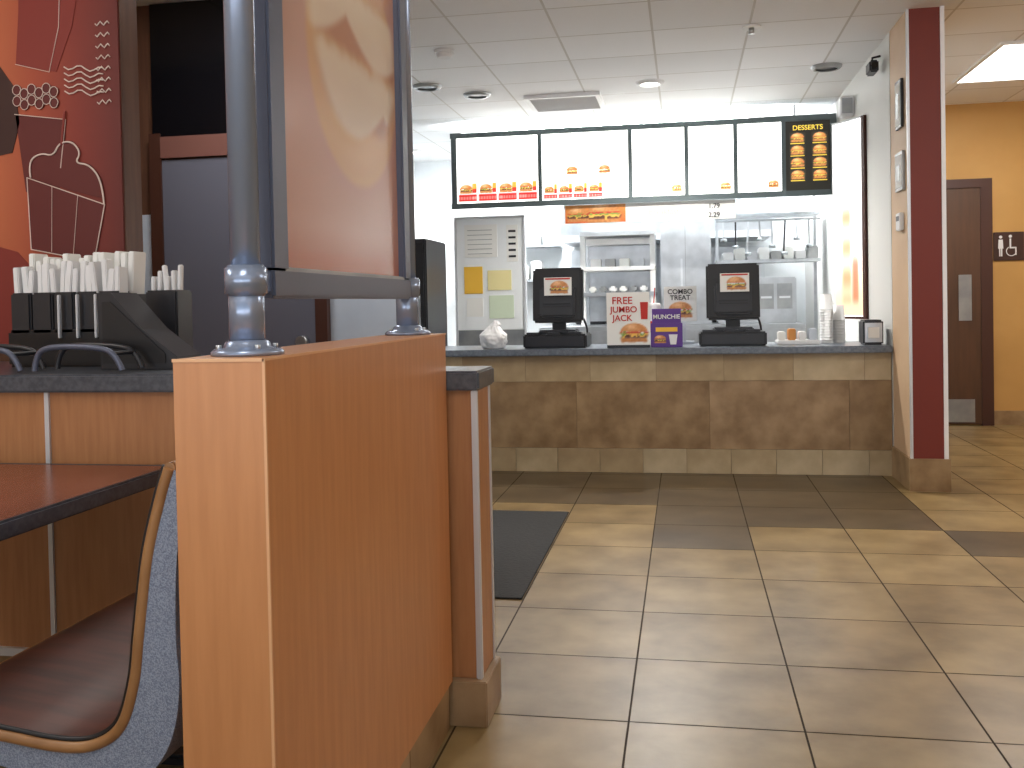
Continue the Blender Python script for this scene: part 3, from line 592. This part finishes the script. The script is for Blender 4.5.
def layer(name,y0,y1,o0,o1,m,parent):
    vs=[];fs=[]
    for y in (y0,y1):
        for i in range(N):
            for o_ in (o0(i),o1(i)):
                q=prof[i]+nrm[i]*o_; vs.append((q.x,y,q.y))
    def id(k,i,j): return k*2*N+i*2+j
    for i in range(N-1):
        fs.append((id(0,i,0),id(0,i+1,0),id(1,i+1,0),id(1,i,0))); fs.append((id(0,i,1),id(1,i,1),id(1,i+1,1),id(0,i+1,1)))
        for k in (0,1): fs.append((id(k,i,0),id(k,i,1),id(k,i+1,1),id(k,i+1,0)))
    for i in (0,N-1): fs.append((id(0,i,0),id(1,i,0),id(1,i,1),id(0,i,1)))
    me=bpy.data.meshes.new(name); me.from_pydata(vs,[],fs); me.materials.append(m)
    bm=bmesh.new(); bm.from_mesh(me); bmesh.ops.recalc_face_normals(bm,faces=bm.faces[:]); bm.to_mesh(me); bm.free()
    o=bpy.data.objects.new(name,me); return link(o,parent)
bs=empty('booth_bench_seat',(-1.1,1.95,0))
by0,by1=1.47,2.5
layer('seat_panel',by0+.01,by1-.01,lambda i:0,lambda i:.014,SEATM,bs)
layer('shell',by0,by1,lambda i:.014,lambda i:.014+.034+.05*math.exp(-((i-40)/20.)**2)-(.014 if i<10 else 0),SHELLM,bs)
edge=[(prof[i].x+nrm[i].x*.006,by0+.002,prof[i].y+nrm[i].y*.006) for i in range(N)]
edge2=[(a,by1-.002,c) for a,_,c in edge]
tube('rim_near',edge,.010,RIMM,bs); tube('rim_far',edge2,.010,RIMM,bs); tube('rim_top',[edge[0],edge2[0]],.010,RIMM,bs); tube('rim_front',[edge[-1],edge2[-1]],.010,RIMM,bs)
tube('rim_gasket',[(prof[i].x-nrm[i].x*.006,by0+.006,prof[i].y-nrm[i].y*.006) for i in range(N)],.005,BLACK,bs)
for i,y in enumerate((1.65,2.3)):
    box('beam_%d'%i,-1.38,-1.0,y-.02,y+.02,.345,.385,BLACK,bs,.004); cyl('leg_%d'%i,-1.18,y,.02,.36,.03,BLACK,bs); box('foot_%d'%i,-1.4,-.95,y-.03,y+.03,0,.03,BLACK,bs,.008)
# ---------------------------------------------------------------- daylight + camera
w=bpy.data.worlds.new('World'); S.world=w; w.use_nodes=True
nt=w.node_tree; bg=nt.nodes['Background']
tc=nt.nodes.new('ShaderNodeTexCoord'); sp=nt.nodes.new('ShaderNodeSeparateXYZ'); cr=nt.nodes.new('ShaderNodeValToRGB')
mr=nt.nodes.new('ShaderNodeMapRange'); mr.inputs['From Min'].default_value=-1; mr.inputs['From Max'].default_value=1
nt.links.new(tc.outputs['Generated'],sp.inputs[0]); nt.links.new(sp.outputs['Z'],mr.inputs['Value']); nt.links.new(mr.outputs[0],cr.inputs['Fac'])
cr.color_ramp.elements[0].position=.47; cr.color_ramp.elements[0].color=(.97,.98,1,1)
cr.color_ramp.elements[1].position=.53; cr.color_ramp.elements[1].color=(.15,.18,.21,1)
nt.links.new(cr.outputs['Color'],bg.inputs[0]); bg.inputs[1].default_value=5.0
l=bpy.data.lights.new('window_portal','AREA'); l.shape='RECTANGLE'; l.size=XR-XL; l.size_y=2.1; l.cycles.is_portal=True
o=bpy.data.objects.new('window_portal',l); o.location=((XL+XR)/2,YB-.13,1.55); o.rotation_euler=(math.radians(90),0,0); C.objects.link(o)
cam=bpy.data.cameras.new('camera'); cam.sensor_width=36; cam.lens=950/1024*36; cam.shift_y=-60.6/1024; cam.clip_start=.05
co=bpy.data.objects.new('camera',cam); C.objects.link(co)
co.matrix_world=Matrix.Translation((0,0,1.2))@Matrix.Rotation(math.radians(10.3),4,'Z')@Matrix.Rotation(math.radians(90-1.2),4,'X')@Matrix.Rotation(-.02,4,'Z')
S.camera=co
S.view_settings.view_transform='Standard'; S.view_settings.look='None'; S.view_settings.exposure=0
